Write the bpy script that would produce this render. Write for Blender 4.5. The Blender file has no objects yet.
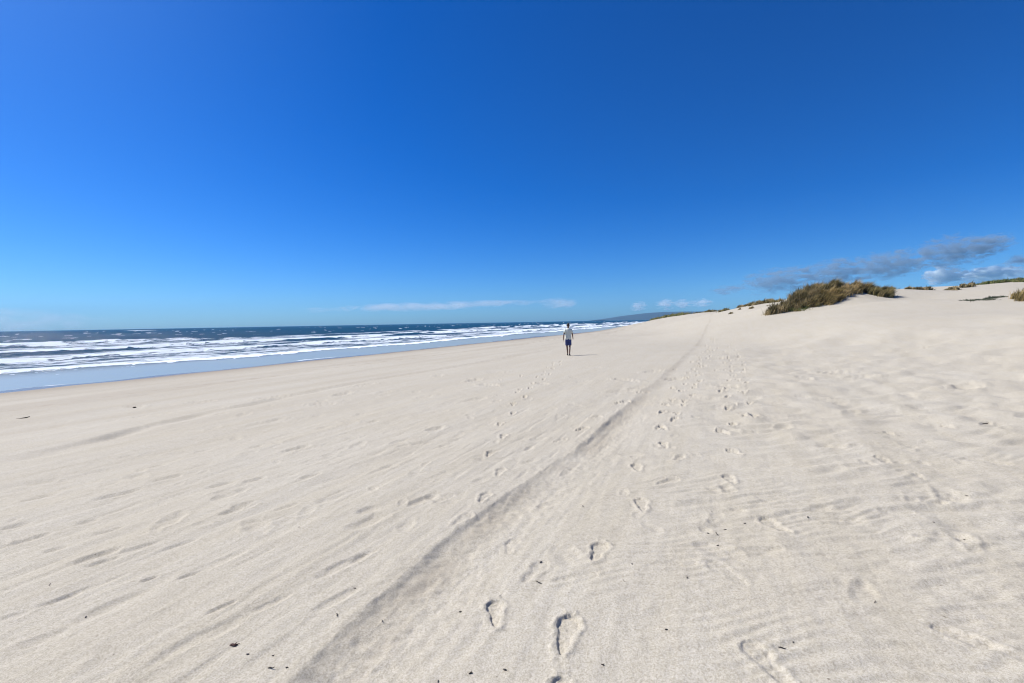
import bpy, bmesh, math, random
import numpy as np
from mathutils import Vector, Matrix

random.seed(7)
rng = np.random.default_rng(11)
S = bpy.context.scene
COL = S.collection

# ------------------------------------------------------------------ camera
W, H = 1024, 683
FPX = 455.0
EYE = 1.6
PITCH, ROLL = math.radians(2.45), math.radians(1.03)
fwd = Vector((0, math.cos(PITCH), -math.sin(PITCH)))
r0 = Vector((1, 0, 0))
u0 = r0.cross(fwd)
right = r0 * math.cos(ROLL) - u0 * math.sin(ROLL)
up = u0 * math.cos(ROLL) + r0 * math.sin(ROLL)
cd = bpy.data.cameras.new('camera')
cam = bpy.data.objects.new('camera', cd)
COL.objects.link(cam)
cd.sensor_width = 36
cd.lens = 36 * FPX / W
cd.clip_start = 0.05
cd.clip_end = 120000
M = Matrix((right, up, -fwd)).transposed().to_4x4()
M.translation = (0, 0, EYE)
cam.matrix_world = M
S.camera = cam

# ------------------------------------------------------------------ light
SUN_AZ = math.radians(-68)     # from +Y, negative = left of view
SUN_EL = math.radians(48)
S.view_settings.view_transform = 'Standard'
S.view_settings.look = 'None'
S.view_settings.gamma = 1
S.view_settings.use_curve_mapping = False
S.view_settings.exposure = 0.575
S.render.engine = 'CYCLES'
S.cycles.max_bounces = 12
S.cycles.diffuse_bounces = 4
S.cycles.glossy_bounces = 3
S.cycles.volume_bounces = 12
S.cycles.use_denoising = True
S.cycles.filter_width = 1.1

world = bpy.data.worlds.new('World')
S.world = world
world.use_nodes = True
nt = world.node_tree
nt.nodes.clear()
sky = nt.nodes.new('ShaderNodeTexSky')
sky.sky_type = 'NISHITA'
sky.sun_disc = False
sky.sun_elevation = SUN_EL
sky.sun_rotation = SUN_AZ
sky.altitude = 0
sky.air_density = 0.8
sky.dust_density = 0.6
sky.ozone_density = 4.0
gam = nt.nodes.new('ShaderNodeGamma')
gam.inputs[1].default_value = 1.1
hsv = nt.nodes.new('ShaderNodeHueSaturation')
hsv.inputs['Saturation'].default_value = 1.42
hsv.inputs['Hue'].default_value = 0.5
bg = nt.nodes.new('ShaderNodeBackground')
bg.inputs[1].default_value = 0.0765
wo = nt.nodes.new('ShaderNodeOutputWorld')
nt.links.new(sky.outputs[0], gam.inputs[0])
nt.links.new(gam.outputs[0], hsv.inputs['Color'])
tint = nt.nodes.new('ShaderNodeMix'); tint.data_type = 'RGBA'; tint.blend_type = 'MULTIPLY'
tint.inputs[0].default_value = 1.0
tint.inputs[7].default_value = (0.38, 0.655, 0.94, 1)
nt.links.new(hsv.outputs[0], tint.inputs[6])
nt.links.new(tint.outputs[2], bg.inputs[0])
nt.links.new(bg.outputs[0], wo.inputs[0])

sd = bpy.data.lights.new('sun', 'SUN')
sd.energy = 4.4
sd.angle = math.radians(0.53)
sd.color = (1.0, 0.95, 0.89)
sun = bpy.data.objects.new('sun', sd)
COL.objects.link(sun)
sdir = Vector((math.sin(SUN_AZ) * math.cos(SUN_EL), math.cos(SUN_AZ) * math.cos(SUN_EL), math.sin(SUN_EL)))
sun.rotation_euler = sdir.to_track_quat('Z', 'Y').to_euler()

# ------------------------------------------------------------------ helpers
def ray(px, py):
    return (fwd * FPX + right * (px - W / 2) - up * (py - H / 2)).normalized()

def at(px, py, Y):
    d = ray(px, py)
    return Vector((0, 0, EYE)) + d * (Y / d.y)

def tag(o, label=None, cat=None, group=None, kind=None):
    if label: o['label'] = label
    if cat: o['category'] = cat
    if group: o['group'] = group
    if kind: o['kind'] = kind
    return o

def empty(name, loc, rz=0.0):
    o = bpy.data.objects.new(name, None)
    o.empty_display_size = 0.2
    o.location = loc
    o.rotation_euler.z = rz
    COL.objects.link(o)
    return o

def mesh_np(name, V, F, mat, smooth=True, parent=None):
    """V (n,3); F list of arrays (m,k) with fixed k each."""
    me = bpy.data.meshes.new(name)
    V = np.asarray(V, np.float32)
    if not isinstance(F, list): F = [F]
    F = [np.asarray(f, np.int32) for f in F if len(f)]
    me.vertices.add(len(V))
    me.vertices.foreach_set('co', V.ravel())
    loops = np.concatenate([f.ravel() for f in F])
    tot = np.concatenate([np.full(len(f), f.shape[1], np.int32) for f in F])
    start = np.concatenate([[0], np.cumsum(tot)[:-1]]).astype(np.int32)
    me.loops.add(len(loops))
    me.loops.foreach_set('vertex_index', loops)
    me.polygons.add(len(tot))
    me.polygons.foreach_set('loop_start', start)
    me.polygons.foreach_set('loop_total', tot)
    me.polygons.foreach_set('use_smooth', np.full(len(tot), smooth))
    me.update(calc_edges=True)
    me.materials.append(mat)
    o = bpy.data.objects.new(name, me)
    COL.objects.link(o)
    if parent: o.parent = parent
    return o

def vattr(o, name, arr):
    a = o.data.attributes.new(name, 'FLOAT', 'POINT')
    a.data.foreach_set('value', np.asarray(arr, np.float32))

# ---- gradient noise
def _hash(ix, iy, seed):
    h = (ix.astype(np.int64) * 374761393 + iy.astype(np.int64) * 668265263 + seed * 1442695041) & 0xFFFFFFFF
    h = ((h ^ (h >> 13)) * 1274126177) & 0xFFFFFFFF
    h = (h ^ (h >> 16)) & 0xFFFFFFFF
    return h.astype(np.float64) / 4294967296.0

def noise(x, y, seed=0):
    x = np.asarray(x, np.float64); y = np.asarray(y, np.float64)
    ix = np.floor(x); iy = np.floor(y)
    fx = x - ix; fy = y - iy
    sx = fx * fx * fx * (fx * (fx * 6 - 15) + 10); sy = fy * fy * fy * (fy * (fy * 6 - 15) + 10)
    def g(dx, dy):
        a = _hash(ix + dx, iy + dy, seed) * 2 * np.pi
        return np.cos(a) * (fx - dx) + np.sin(a) * (fy - dy)
    n0 = g(0, 0) * (1 - sx) + g(1, 0) * sx
    n1 = g(0, 1) * (1 - sx) + g(1, 1) * sx
    return (n0 * (1 - sy) + n1 * sy) * 1.5

def fbm(x, y, seed=0, oct=4, gain=0.5):
    r = 0; a = 1.0
    for k in range(oct):
        r = r + a * noise(x * 2 ** k, y * 2 ** k, seed + 17 * k)
        a *= gain
    return r

def sstep(a, b, x):
    t = np.clip((x - a) / (b - a), 0, 1)
    return t * t * (3 - 2 * t)

# ------------------------------------------------------------------ terrain
SEA = -2.0
BA = math.radians(24.5)                  # beach direction
cB, sB = math.cos(BA), math.sin(BA)
def uv_of(X, Y): return X * sB + Y * cB, -X * cB + Y * sB

PV = np.array([-500, -120, -60, -40, -32, -25, -20, -15, -10, -6, -3, 0, 3, 7, 14, 20, 27, 33, 38, 40, 44, 55, 80, 200, 1000, 20000], float)
PZ = np.array([4.5, 4.6, 4.6, 4.5, 4.2, 3.6, 2.8, 1.85, 0.95, 0.36, 0.09, 0, -0.06, -0.18, -0.45, -0.75, -1.12, -1.52, -1.88, -2.0, -2.12, -2.45, -3.2, -6, -12, -14], float)
_vv = np.linspace(-500, 20000, 205001)
_pz = np.interp(_vv, PV, PZ)
_k = np.hanning(41); _k /= _k.sum()
_pz = np.convolve(np.pad(_pz, 20, mode='edge'), _k, 'valid')
def profile(v): return np.interp(v, _vv, _pz)

ctrl_px = [
    # right hand crest
    (890, 289, 53), (929, 290.5, 51), (955, 291.2, 49), (982, 288.6, 47), (1008, 287.8, 45), (1030, 287.5, 44), (1110, 286, 40),
    (910, 293, 64), (950, 297, 62), (1000, 293, 60), (1060, 293, 56),
    (960, 289, 95), (985, 284.5, 92), (1005, 281.5, 90), (1030, 280, 86), (1090, 280, 80), (930, 293, 100), (900, 292, 90), (880, 291, 85),
    (1024, 310, 26), (960, 312, 27), (900, 318, 26), (960, 300, 38), (1024, 297, 36), (900, 300, 40), (850, 322, 27),
    # hummock under the big clump
    (770, 313.5, 44), (800, 310, 44), (830, 305.5, 44), (850, 299.5, 44.5), (870, 297, 45), (892, 299, 45), (860, 304, 40), (800, 319, 36), (760, 320, 40),
    (782, 305, 46.5), (800, 297, 47), (815, 291, 47.6), (830, 289.5, 47.8), (850, 289.5, 47.8), (866, 290, 47.8), (882, 293, 47.6),
    (800, 306, 52), (830, 300, 53), (860, 297, 53),
    # low ridge left of it
    (722, 311.5, 78), (731, 310.5, 76), (741, 307.5, 72), (755, 304.5, 70), (768, 303.2, 70), (778, 302.5, 69), (745, 311, 62), (762, 311.5, 56), (730, 315, 62),
    (735, 313, 90), (760, 309, 85), (790, 309, 85), (820, 307, 85),
    # beach crest running off to the far headland
    (710, 312.3, 100), (700, 312.8, 112), (690, 313.8, 132), (681, 315.2, 152), (672, 316.6, 175), (662, 318.4, 200), (652, 320.6, 224), (647, 322.0, 232),
    (640, 325, 228), (627, 327.5, 218), (615, 329, 190),
    (715, 316, 140), (700, 318, 200), (680, 321, 280), (665, 322, 300), (740, 316, 140), (700, 317.5, 90), (660, 321, 160),
]
cxyz = []
for px, py, Yd in ctrl_px:
    p = at(px, py, Yd); cxyz.append((p.x, p.y, p.z))
cx = np.array(cxyz)
def lp(X, Y):
    return np.arctan2(X, Y), np.log(np.hypot(X, Y) + 0.3)
th, lr = lp(cx[:, 0], cx[:, 1])
res = cx[:, 2] - profile(uv_of(cx[:, 0], cx[:, 1])[1])
A_th, A_lr = [], []
for d in range(-180, 181, 20):
    for r in (0.05, 1.5, 4, 10, 22, 60, 150, 400, 1500, 6000, 20000):
        t = math.radians(d)
        l = math.log(r + .3)
        if np.min(np.hypot(th - t, lr - l)) > 0.30:
            A_th.append(t); A_lr.append(l)
for v_, umax in ((-2, 55), (5, 70), (12, 92), (24, 140), (36, 186), (60, 700), (110, 900)):
    for u_ in (14, 22, 32, 45, 60, 80, 100, 125, 150, 180, 230, 300, 450, 700):
        if u_ <= umax:
            a_, b_ = lp(u_ * sB - v_ * cB, u_ * cB + v_ * sB)
            if np.min(np.hypot(th - a_, lr - b_)) > 0.05:
                A_th.append(float(a_)); A_lr.append(float(b_))
P = np.stack([np.concatenate([th, A_th]), np.concatenate([lr, A_lr])], 1)
R = np.concatenate([res, np.zeros(len(A_th))])
def tpsk(d2): return np.where(d2 > 1e-12, 0.5 * d2 * np.log(d2 + 1e-20), 0)
D2 = ((P[:, None] - P[None]) ** 2).sum(-1)
n = len(P)
Amat = np.zeros((n + 3, n + 3))
Amat[:n, :n] = tpsk(D2) + np.eye(n) * 1e-5
Amat[:n, n] = 1; Amat[:n, n + 1:] = P
Amat[n, :n] = 1; Amat[n + 1:, :n] = P.T
sol = np.linalg.solve(Amat, np.concatenate([R, np.zeros(3)]))
def tps(X, Y):
    t, l = lp(X, Y)
    out = np.empty(t.shape)
    tf, lf, of = t.ravel(), l.ravel(), np.empty(t.size)
    for i in range(0, t.size, 100000):
        a, b = tf[i:i + 100000], lf[i:i + 100000]
        d2 = (a[:, None] - P[:, 0]) ** 2 + (b[:, None] - P[:, 1]) ** 2
        of[i:i + 100000] = tpsk(d2) @ sol[:n] + sol[n] + sol[n + 1] * a + sol[n + 2] * b
    return of.reshape(t.shape)

def base_h(X, Y):
    X = np.asarray(X, float); Y = np.asarray(Y, float)
    u, v = uv_of(X, Y)
    r = np.hypot(X, Y)
    z = profile(v) + tps(X, Y)
    # large soft dune relief inland
    inland = sstep(-8, -30, v)
    z += inland * sstep(25, 70, r) * (fbm(X / 40, Y / 40, 5, 3) * 0.35)
    z += inland * sstep(110, 400, r) * (fbm(X / 90, Y / 90, 9, 3) * 1.6)
    z += sstep(3, 12, r) * sstep(40, 30, v) * fbm(X / 6, Y / 6, 3, 2) * 0.015
    return z

def h1(x, y): return float(base_h(np.array([x]), np.array([y]))[0])

def ground_hits(pxs):
    """where view rays meet the beach, for many pixels at once"""
    ds = np.array([list(ray(a, b)) for a, b in pxs])
    k = 1.0 / np.hypot(ds[:, 0], ds[:, 1])
    lo = np.full(len(ds), 0.5); hi = np.full(len(ds), np.nan)
    rr = np.exp(np.linspace(math.log(0.8), math.log(400), 160))
    G = np.stack([ds[:, 0, None] * k[:, None] * rr, ds[:, 1, None] * k[:, None] * rr], -1)
    Z = EYE + ds[:, 2, None] * k[:, None] * rr
    Hh = base_h(G[..., 0], G[..., 1])
    below = Z < Hh
    idx = np.argmax(below, 1)
    idx[~below.any(1)] = 159
    i0 = np.maximum(idx - 1, 0)
    a = np.arange(len(ds))
    da = Z[a, i0] - Hh[a, i0]; db = Hh[a, idx] - Z[a, idx]
    t = np.clip(da / np.maximum(da + db, 1e-9), 0, 1)
    r = rr[i0] * (1 - t) + rr[idx] * t
    return np.stack([ds[:, 0] * k * r, ds[:, 1] * k * r], -1)

# ---- ruts -----------------------------------------------------------------
def rut(pix, depth, wl, wr, ridge=0.0, rag=0.02):
    g = ground_hits(pix)
    u, v = uv_of(g[:, 0], g[:, 1])
    o = np.argsort(u)
    return (u[o], v[o], depth, wl, wr, ridge, rag)
RUTS = [
    rut([(295, 705), (325, 676), (362, 640), (393, 607), (425, 578), (455, 548), (490, 517), (520, 493), (548, 473), (580, 453), (605, 430), (628, 408), (645, 392), (664, 376), (680, 361), (692, 349), (702, 336), (706, 327)], 0.048, 0.10, 0.34, 0.018, 0.022),
    rut([(60, 447), (150, 424), (220, 409), (300, 393), (380, 378), (450, 367), (500, 358)], 0.13, 0.13, 0.22, 0.03, 0.01),
    rut([(0, 409), (60, 404), (120, 397), (200, 385), (260, 376), (330, 366)], 0.11, 0.2, 0.8, 0.02, 0.03),
    rut([(200, 470), (300, 436), (380, 414), (450, 396), (520, 380)], 0.009, 0.06, 0.15, 0.005, 0.01),
    rut([(300, 545), (400, 492), (470, 455), (530, 430), (600, 396), (650, 366)], 0.010, 0.08, 0.25, 0.0, 0.03),
    rut([(90, 560), (200, 520), (330, 474), (420, 440), (520, 405)], 0.007, 0.06, 0.2, 0.0, 0.03),
    rut([(0, 437), (80, 425), (160, 412), (260, 396)], 0.010, 0.08, 0.25, 0.0, 0.02),
    rut([(920, 520), (860, 440), (830, 400), (795, 366), (770, 345), (745, 328), (728, 318)], 0.018, 0.25, 0.4, 0.012, 0.06),
    rut([(40, 650), (130, 605), (230, 562), (330, 520), (400, 490)], 0.006, 0.07, 0.2, 0.0, 0.04),
]
# ---- footprints: pixel of centre, heading (deg, 0 = along +Y), length, depth, width scale
PRINTS = [
    (495, 611, -6, .24, .030, 1.0), (566, 634, 14, .31, .030, 1.0), (598, 551, 20, .30, .026, 1.0), (642, 504, 8, .28, .026, 1.0),
    (637, 466, 6, .27, .026, 1.0), (511, 543, 10, .25, .014, 1.0), (535, 570, 32, .28, .012, .9), (575, 577, 75, .30, .010, 1.0),
    (672, 565, 80, .34, .009, .9), (668, 481, 60, .28, .016, .9), (664, 444, 5, .27, .024, 1.0), (679, 457, 35, .26, .016, .9),
    (663, 427, 0, .27, .026, 1.0), (677, 413, 12, .27, .018, 1.0), (666, 404, -5, .27, .022, 1.0), (673, 388, 0, .27, .020, 1.0),
    (687, 377, 5, .27, .020, 1.0), (692, 362, 15, .27, .022, 1.0), (676, 369, -10, .27, .02, 1.0), (723, 432, -10, .28, .024, 1.0), (735, 452, -5, .29, .026, 1.0),
    (730, 480, 12, .29, .020, 1.0), (743, 416, 10, .27, .016, 1.0), (733, 404, 0, .27, .016, 1.0), (742, 394, 12, .27, .014, 1.0),
    (717, 370, 0, .27, .022, 1.0), (731, 376, 0, .27, .018, 1.0), (738, 381, 10, .27, .016, 1.0), (707, 354, 0, .27, .02, 1.0), (722, 350, 0, .27, .02, 1.0),
    (776, 526, -12, .30, .022, 1.0), (727, 575, -20, .32, .009, 1.0), (768, 668, -12, .30, .018, 1.0), (558, 704, 10, .28, .03, 1.0),
    (715, 518, 40, .25, .009, 1.0), (560, 660, 0, .1, .004, 1), (770, 553, 70, .20, .006, .9),
    (484, 498, 10, .26, .024, 1.0), (490, 454, 8, .26, .022, 1.0), (500, 472, 8, .26, .02, 1.0), (503, 437, 5, .26, .022, 1.0),
    (500, 424, 5, .26, .02, 1.0), (513, 413, 5, .26, .02, 1.0), (513, 404, 0, .26, .02, 1.0), (525, 397, 0, .26, .02, 1.0), (520, 390, 0, .26, .02, 1.0),
    (462, 520, 25, .26, .016, 1.0), (444, 499, 30, .26, .012, 1.0), (521, 376, 0, .26, .022, 1.0), (543, 375, 0, .26, .02, 1.0), (500, 380, 0, .26, .02, 1.0),
    (582, 429, 40, .3, .020, 1.2), (595, 417, 50, .3, .016, 1.0), (622, 402, 55, .4, .022, 1.2), (642, 392, 60, .35, .018, 1.2), (560, 440, 40, .26, .014, 1.0),
    (552, 369, 0, .26, .02, 1), (560, 362, 0, .26, .02, 1), (1003, 655, -38, .50, .02, .5), (553, 365, 0, .26, .02, 1),
    (890, 434, 20, .25, .016, 1.0), (884, 463, 15, .28, .016, 1.0), (868, 466, 0, .22, .014, 1.0), (812, 381, 0, .26, .018, 1.0), (888, 404, 0, .26, .012, 1.0),
    (924, 347, 0, .3, .02, 1.0), (834, 334, 0, .3, .02, 1.0), (772, 331, 0, .3, .025, 1.0), (985, 424, 60, .30, .012, .7), (945, 500, 40, .28, .012, 1.0),
    (970, 548, 30, .26, .010, 1.0), (905, 352, 50, .35, .018, 1.0), (918, 478, 10, .2, .012, .8), (948, 426, 20, .25, .012, 1.0),
]
DIMPLES = [ # pixel, length along the beach, width, depth
    (95, 557, .42, .10, .026), (103, 563, .28, .07, .02), (135, 550, .45, .07, .014), (40, 496, .40, .10, .028), (118, 494, .50, .12, .030), (166, 478, .45, .14, .028),
    (14, 526, .30, .09, .024), (24, 540, .40, .08, .02), (88, 521, .22, .09, .016), (55, 549, .18, .09, .02), (108, 531, .30, .06, .014), (128, 456, .25, .12, .02), (157, 465, .3, .1, .02), (201, 450, .40, .12, .024), (253, 480, .32, .11, .026),
    (221, 484, .35, .10, .02), (296, 448, .55, .14, .034), (238, 510, .40, .10, .022), (242, 506, .30, .08, .016), (221, 414, .30, .14, .03), (167, 414, .30, .14, .03),
    (141, 416, .40, .16, .035), (113, 420, .25, .12, .025), (63, 421, .35, .14, .03), (58, 426, .30, .12, .025), (12, 430, .30, .16, .035), (322, 401, .35, .14, .032), (347, 400, .25, .12, .02),
    (416, 391, .30, .14, .03), (436, 389, .4, .14, .02), (271, 406, .25, .14, .03), (435, 429, .50, .14, .036), (361, 413, .26, .12, .022), (373, 421, .26, .12, .024), (323, 427, .3, .1, .018),
    (310, 477, .30, .10, .024), (302, 481, .35, .08, .014), (399, 442, .45, .12, .018), (404, 446, .3, .1, .016), (256, 446, .28, .1, .02), (250, 452, .28, .1, .02), (423, 500, .5, .10, .020), (368, 511, .28, .12, .020),
    (347, 564, .55, .10, .018), (365, 556, .30, .06, .012), (190, 576, .20, .05, .014), (150, 580, .12, .04, .02), (215, 565, .7, .10, .010), (120, 605, .6, .14, .010), (222, 610, .22, .04, .012),
    (205, 638, .6, .10, .012), (270, 605, .3, .06, .010), (60, 600, .3, .07, .012), (90, 588, .5, .06, .01), (338, 600, .4, .08, .012), (180, 545, .35, .06, .01), (285, 508, .3, .08, .014), (330, 500, .4, .1, .014),
    (95, 470, .25, .1, .016), (60, 480, .25, .1, .014), (330, 455, .3, .1, .015), (470, 415, .3, .1, .018), (455, 440, .3, .1, .016), (385, 395, .3, .14, .02), (500, 366, .3, .14, .02), (470, 378, .3, .14, .02),
]
def walk_line(p0, p1, n_, lat):
    ga = ground_hits([p0, p1]); d_ = ga[1] - ga[0]; L_ = np.hypot(*d_); nn = int(L_ / n_)
    out = []
    for i in range(nn):
        q = ga[0] + d_ * (i + rng.uniform(-.15, .15)) / nn
        pr = np.array([d_[1], -d_[0]]) / L_
        q = q + pr * ((i % 2 - .5) * lat + rng.uniform(-.12, .12))
        out.append((q, math.degrees(math.atan2(d_[0], d_[1])) + rng.uniform(-10, 10)))
    return out
XP = walk_line((668, 426), (712, 336), .6, .25) + walk_line((742, 424), (733, 338), .62, .3) + walk_line((522, 392), (562, 360), .75, .2) + walk_line((700, 400), (722, 345), 1.1, .5)
prints_g = ground_hits([(p[0], p[1]) for p in PRINTS])
for q_, h_ in XP:
    PRINTS.append((0, 0, h_, .27, float(rng.uniform(.018, .028)), 1.0)); prints_g = np.vstack([prints_g, q_])
dimp_g = ground_hits([(p[0], p[1]) for p in DIMPLES])

def sole(a, b, L, ws):
    """signed inside-ness (metres, >0 inside) of a shoe print; a along, b across"""
    t = a / L
    half = np.where(t > 0, 0.165 - 0.20 * (t - 0.18) ** 2 * 4 * 0.25, 0) * L
    w = (0.138 + 0.05 * np.tanh((t - 0.0) * 5) - 0.035 * np.exp(-((t + 0.02) / 0.12) ** 2)) * L * ws
    endf = np.sqrt(np.clip(1 - (np.abs(t) / 0.5) ** 3.2, 0, 1))
    return np.minimum(w * endf - np.abs(b - 0.018 * L * np.sin(t * 4)), (0.5 - np.abs(t)) * L * 0.9), t

def relief(X, Y, z, cell):
    """fine sand relief; cell = local mesh spacing"""
    u, v = uv_of(X, Y)
    r = np.hypot(X, Y)
    def amp(wl): return sstep(1.6, 3.5, wl / np.maximum(cell, 1e-6))
    d = np.zeros_like(X)
    dry = sstep(39, 34, v)
    left = sstep(-0.8, 1.5, v + 0.4 * fbm(u / 3, v / 1.5, 77, 2))
    rgt = 1 - left
    # wind smoothed beach: faint long streaks along the shore
    d += left * dry * (0.0026 * noise(u / 1.1, v / 0.13, 31) * amp(0.3) + 0.0025 * noise(u / 5, v / 0.8, 32) * amp(0.8)
                       + 0.008 * noise(u / 14, v / 2.2, 33) * amp(2) + 0.0026 * noise(u / 0.5, v / 0.07, 34) * amp(0.07) + 0.004 * np.clip(noise(u / 0.6, v / 0.13, 134), 0, 1) * amp(.12)
                       + 0.035 * noise(u / 30, v / 5, 35))
    mm = sstep(0.34, 0.62, noise(u / 0.55, v / 0.11, 36))
    d += left * dry * (0.0013 * noise(u / 9, v / 0.10, 234) * amp(0.10) + 0.0040 * noise(u / 16, v / 0.33, 235) * amp(0.3) + 0.016 * noise(u / 30, v / 1.1, 236) * amp(1.0)) * sstep(0.5, 2.5, v)
    d -= left * dry * 0.006 * mm * amp(0.12) * sstep(0.6, 1.6, v) * (0.5 + 0.5 * sstep(3, 6, r))
    # ripples and soft hummocks on the loose upper beach
    wu = X + 0.12 * Y
    wv = Y - 0.10 * X + 0.12 * fbm(X / 0.9, Y / 0.9, 41, 2)
    patch = 0.55 + 0.75 * sstep(-0.3, 0.5, noise(X / 2.2, Y / 2.2, 43))
    d += rgt * patch * 0.0040 * noise(wu / 0.30, wv / 0.045, 44) * amp(0.06)
    d += rgt * patch * 0.0065 * noise(wu / 0.55, wv / 0.10, 45) * amp(0.12)
    ph = 3.2 * noise(X / .8, Y / .5, 160) + 2.0 * noise(X / .3, Y / .2, 161)
    pm = sstep(-.35, .45, noise(X / 1.3, Y / .8, 162))
    d += (rgt * .9 + .1) * pm * 0.0046 * np.sin(2 * np.pi * wv / .085 + ph) * amp(.085)
    ph2 = 3.0 * noise(X / 2.6, Y / 1.6, 163) + 2.0 * noise(X / .9, Y / .7, 164)
    d += rgt * (1.2 - pm) * 0.0075 * np.sin(2 * np.pi * wv / .27 + ph2) * amp(.25) * sstep(3, 5, r)
    d += rgt * 0.022 * np.sin(2 * np.pi * wv / 1.1 + ph2 * 1.3) * amp(1.0) * sstep(12, 20, r) * (1.2 - patch * .6)
    d += rgt * patch * (0.007 * noise(wu / 0.6, wv / 0.16, 145) * amp(0.2) + 0.006 * fbm(X / 0.22, Y / 0.12, 146, 2) * amp(0.12))
    d += rgt * (0.010 * noise(wu / 1.0, wv / 0.42, 46) * amp(0.5) + 0.018 * noise(wu / 3.2, wv / 1.2, 47) * amp(1.4)
                + 0.05 * noise(wu / 8, wv / 4, 48))
    far = sstep(10, 25, r)
    d += rgt * far * (0.11 * noise(wu / 2.4, wv / 1.5, 49) * amp(1.5) + 0.075 * noise(wu / 1.5, wv / .8, 149) * amp(.8))
    mid = rgt * sstep(4, 9, r)
    d += mid * 0.042 * np.abs(noise(wu / 0.8, wv / 0.5, 150)) * amp(.5) + mid * 0.034 * noise(X / .5, Y / .45, 151) * amp(.45)
    d += (rgt + 0.25) * sstep(25, 45, r) * sstep(260, 120, r) * 0.12 * noise(wu / 6.0, wv / 4, 50) * amp(3)
    # trampled lumps everywhere, fine
    d += (0.35 + 0.65 * rgt) * 0.0020 * fbm(X / 0.07, Y / 0.07, 51, 2) * amp(0.05)
    d += dry * 0.005 * fbm(X / 0.35, Y / 0.35, 52, 2) * amp(0.25)
    # random old foot dents: cellular pits
    for (cs, seed, dep, th_) in ((0.40, 60, 0.008, .72), (0.55, 61, 0.011, .70), (0.85, 62, 0.016, .66), (1.3, 63, 0.034, .58), (1.9, 64, 0.05, .56)):
        gx, gy = np.floor(X / cs), np.floor(Y / cs)
        hx = _hash(gx, gy, seed); hy = _hash(gx, gy, seed + 5); hk = _hash(gx, gy, seed + 9)
        px_, py_ = (gx + .3 + .4 * hx) * cs, (gy + .3 + .4 * hy) * cs
        an = hx * 6.28
        ex = (X - px_) * np.cos(an) + (Y - py_) * np.sin(an)
        ey = -(X - px_) * np.sin(an) + (Y - py_) * np.cos(an)
        q = np.sqrt((ex / (0.20 * cs)) ** 2 + (ey / (0.10 * cs)) ** 2) + 0.3 * noise(X / .09, Y / .09, seed + 3)
        on = (hk > th_) * (0.75 * left + rgt) * dry * sstep(2.0, 4, r) * (sstep(7, 14, r) if cs > 1 else 1)
        d -= on * dep * sstep(1.2, 0.35, q) * amp(0.2 * cs)
        d += on * dep * 0.35 * np.exp(-((q - 1.35) / 0.3) ** 2) * amp(0.2 * cs)
    # wheel ruts
    for (ru, rv, dep, wl, wr, ridge, rag) in RUTS:
        du = np.gradient(rv, ru)
        vv = np.interp(u, ru, rv)
        sl = np.interp(u, ru, du)
        s = (v - vv) / np.sqrt(1 + sl * sl)
        s = s + rag * fbm(u / 0.4, v / 0.4, 71, 4, .6) + (0.04 if rag > .015 else 0.02) * noise(u / 1.7, u * 0 + dep * 100, 70)
        # s>0 seaward (left). steep wall on the left, slow rise to the right
        if dep == 0.048: s = s - 0.10 * sstep(0, 1, 8 / np.maximum(r, 8)) - 0.02
        wl_, wr_ = np.maximum(wl, 0.005 * r), np.maximum(wr, 0.011 * r)
        t_ = -s / (1.7 * wl_)
        tp = np.clip(t_, 0, None)
        f = (1 - np.exp(-(tp / 0.95) ** 1.3)) * np.exp(-(tp * 1.7 * wl_ / (1.7 * wr_)) ** 2) * 1.15
        dpe = dep * np.minimum(1.3, np.sqrt(wl_ / wl)) * (0.55 + 0.45 * sstep(20, 8, r))
        ends = sstep(ru[0] - 1.0, ru[0] + 0.5, u) * sstep(ru[-1] + 20, ru[-1], u)
        near = np.abs(s) < 3
        k = (0.8 + 0.5 * noise(u / 0.8, v, 72) + 0.16 * fbm(X / .09, Y / .09, 172, 2) * sstep(14, 5, r)) * near
        d -= dpe * f * k * ends
        d += ridge * np.exp(-(np.abs(s) / np.where(s > 0, 2.6 * wl_, 0.5 * wl_)) ** 1.6) * k * ends * amp(wl)
    # tread lugs in the main rut
    ru, rv = RUTS[0][0], RUTS[0][1]
    s = v - np.interp(u, ru, rv)
    d += 0.005 * np.sin(u * 2 * np.pi / 0.10 + 8 * s + 2 * noise(u / .3, v / .3, 173)) * np.exp(-((s + 0.02) / 0.13) ** 2) * sstep(ru[0] - .5, ru[0], u) * sstep(9, 6, r) * amp(0.06) * sstep(-.2, .5, noise(u / 1.1, v / 1.1, 73))
    # footprints
    for (p, g) in zip(PRINTS, prints_g):
        px_, py_, hd, L, dep, ws = p; ws = ws * 1.12
        m = (np.abs(X - g[0]) < L) & (np.abs(Y - g[1]) < L)
        if not m.any(): continue
        x, y = X[m] - g[0], Y[m] - g[1]
        a_ = math.radians(hd)
        a = x * math.sin(a_) + y * math.cos(a_)
        b = x * math.cos(a_) - y * math.sin(a_)
        jit = 0.007 * fbm(X[m] / 0.045, Y[m] / 0.045, 81, 3) + 0.006 * noise(X[m] / .11, Y[m] / .11, 82)
        e, t = sole(a, b, L, ws)
        e = e + jit
        soft = 0.017 if dep > 0.018 else 0.022
        ins = sstep(-soft * .4, soft * .6, e)
        heel = 0.9 + 0.15 * sstep(-.1, -.35, t) + 0.08 * sstep(.1, .35, t) - 0.25 * np.exp(-((t + .03) / .10) ** 2)
        tread = 0.10 * np.sin(a * 2 * np.pi / 0.035) * sstep(0.01, 0.03, e)
        fr = 1 + 1.4 * float(sstep(4, 9, np.hypot(g[0], g[1])))
        dd = -dep * 0.50 * fr * ins * (heel + tread) * (1 + 0.30 * fbm(X[m] / .04, Y[m] / .04, 83, 2))
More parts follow.
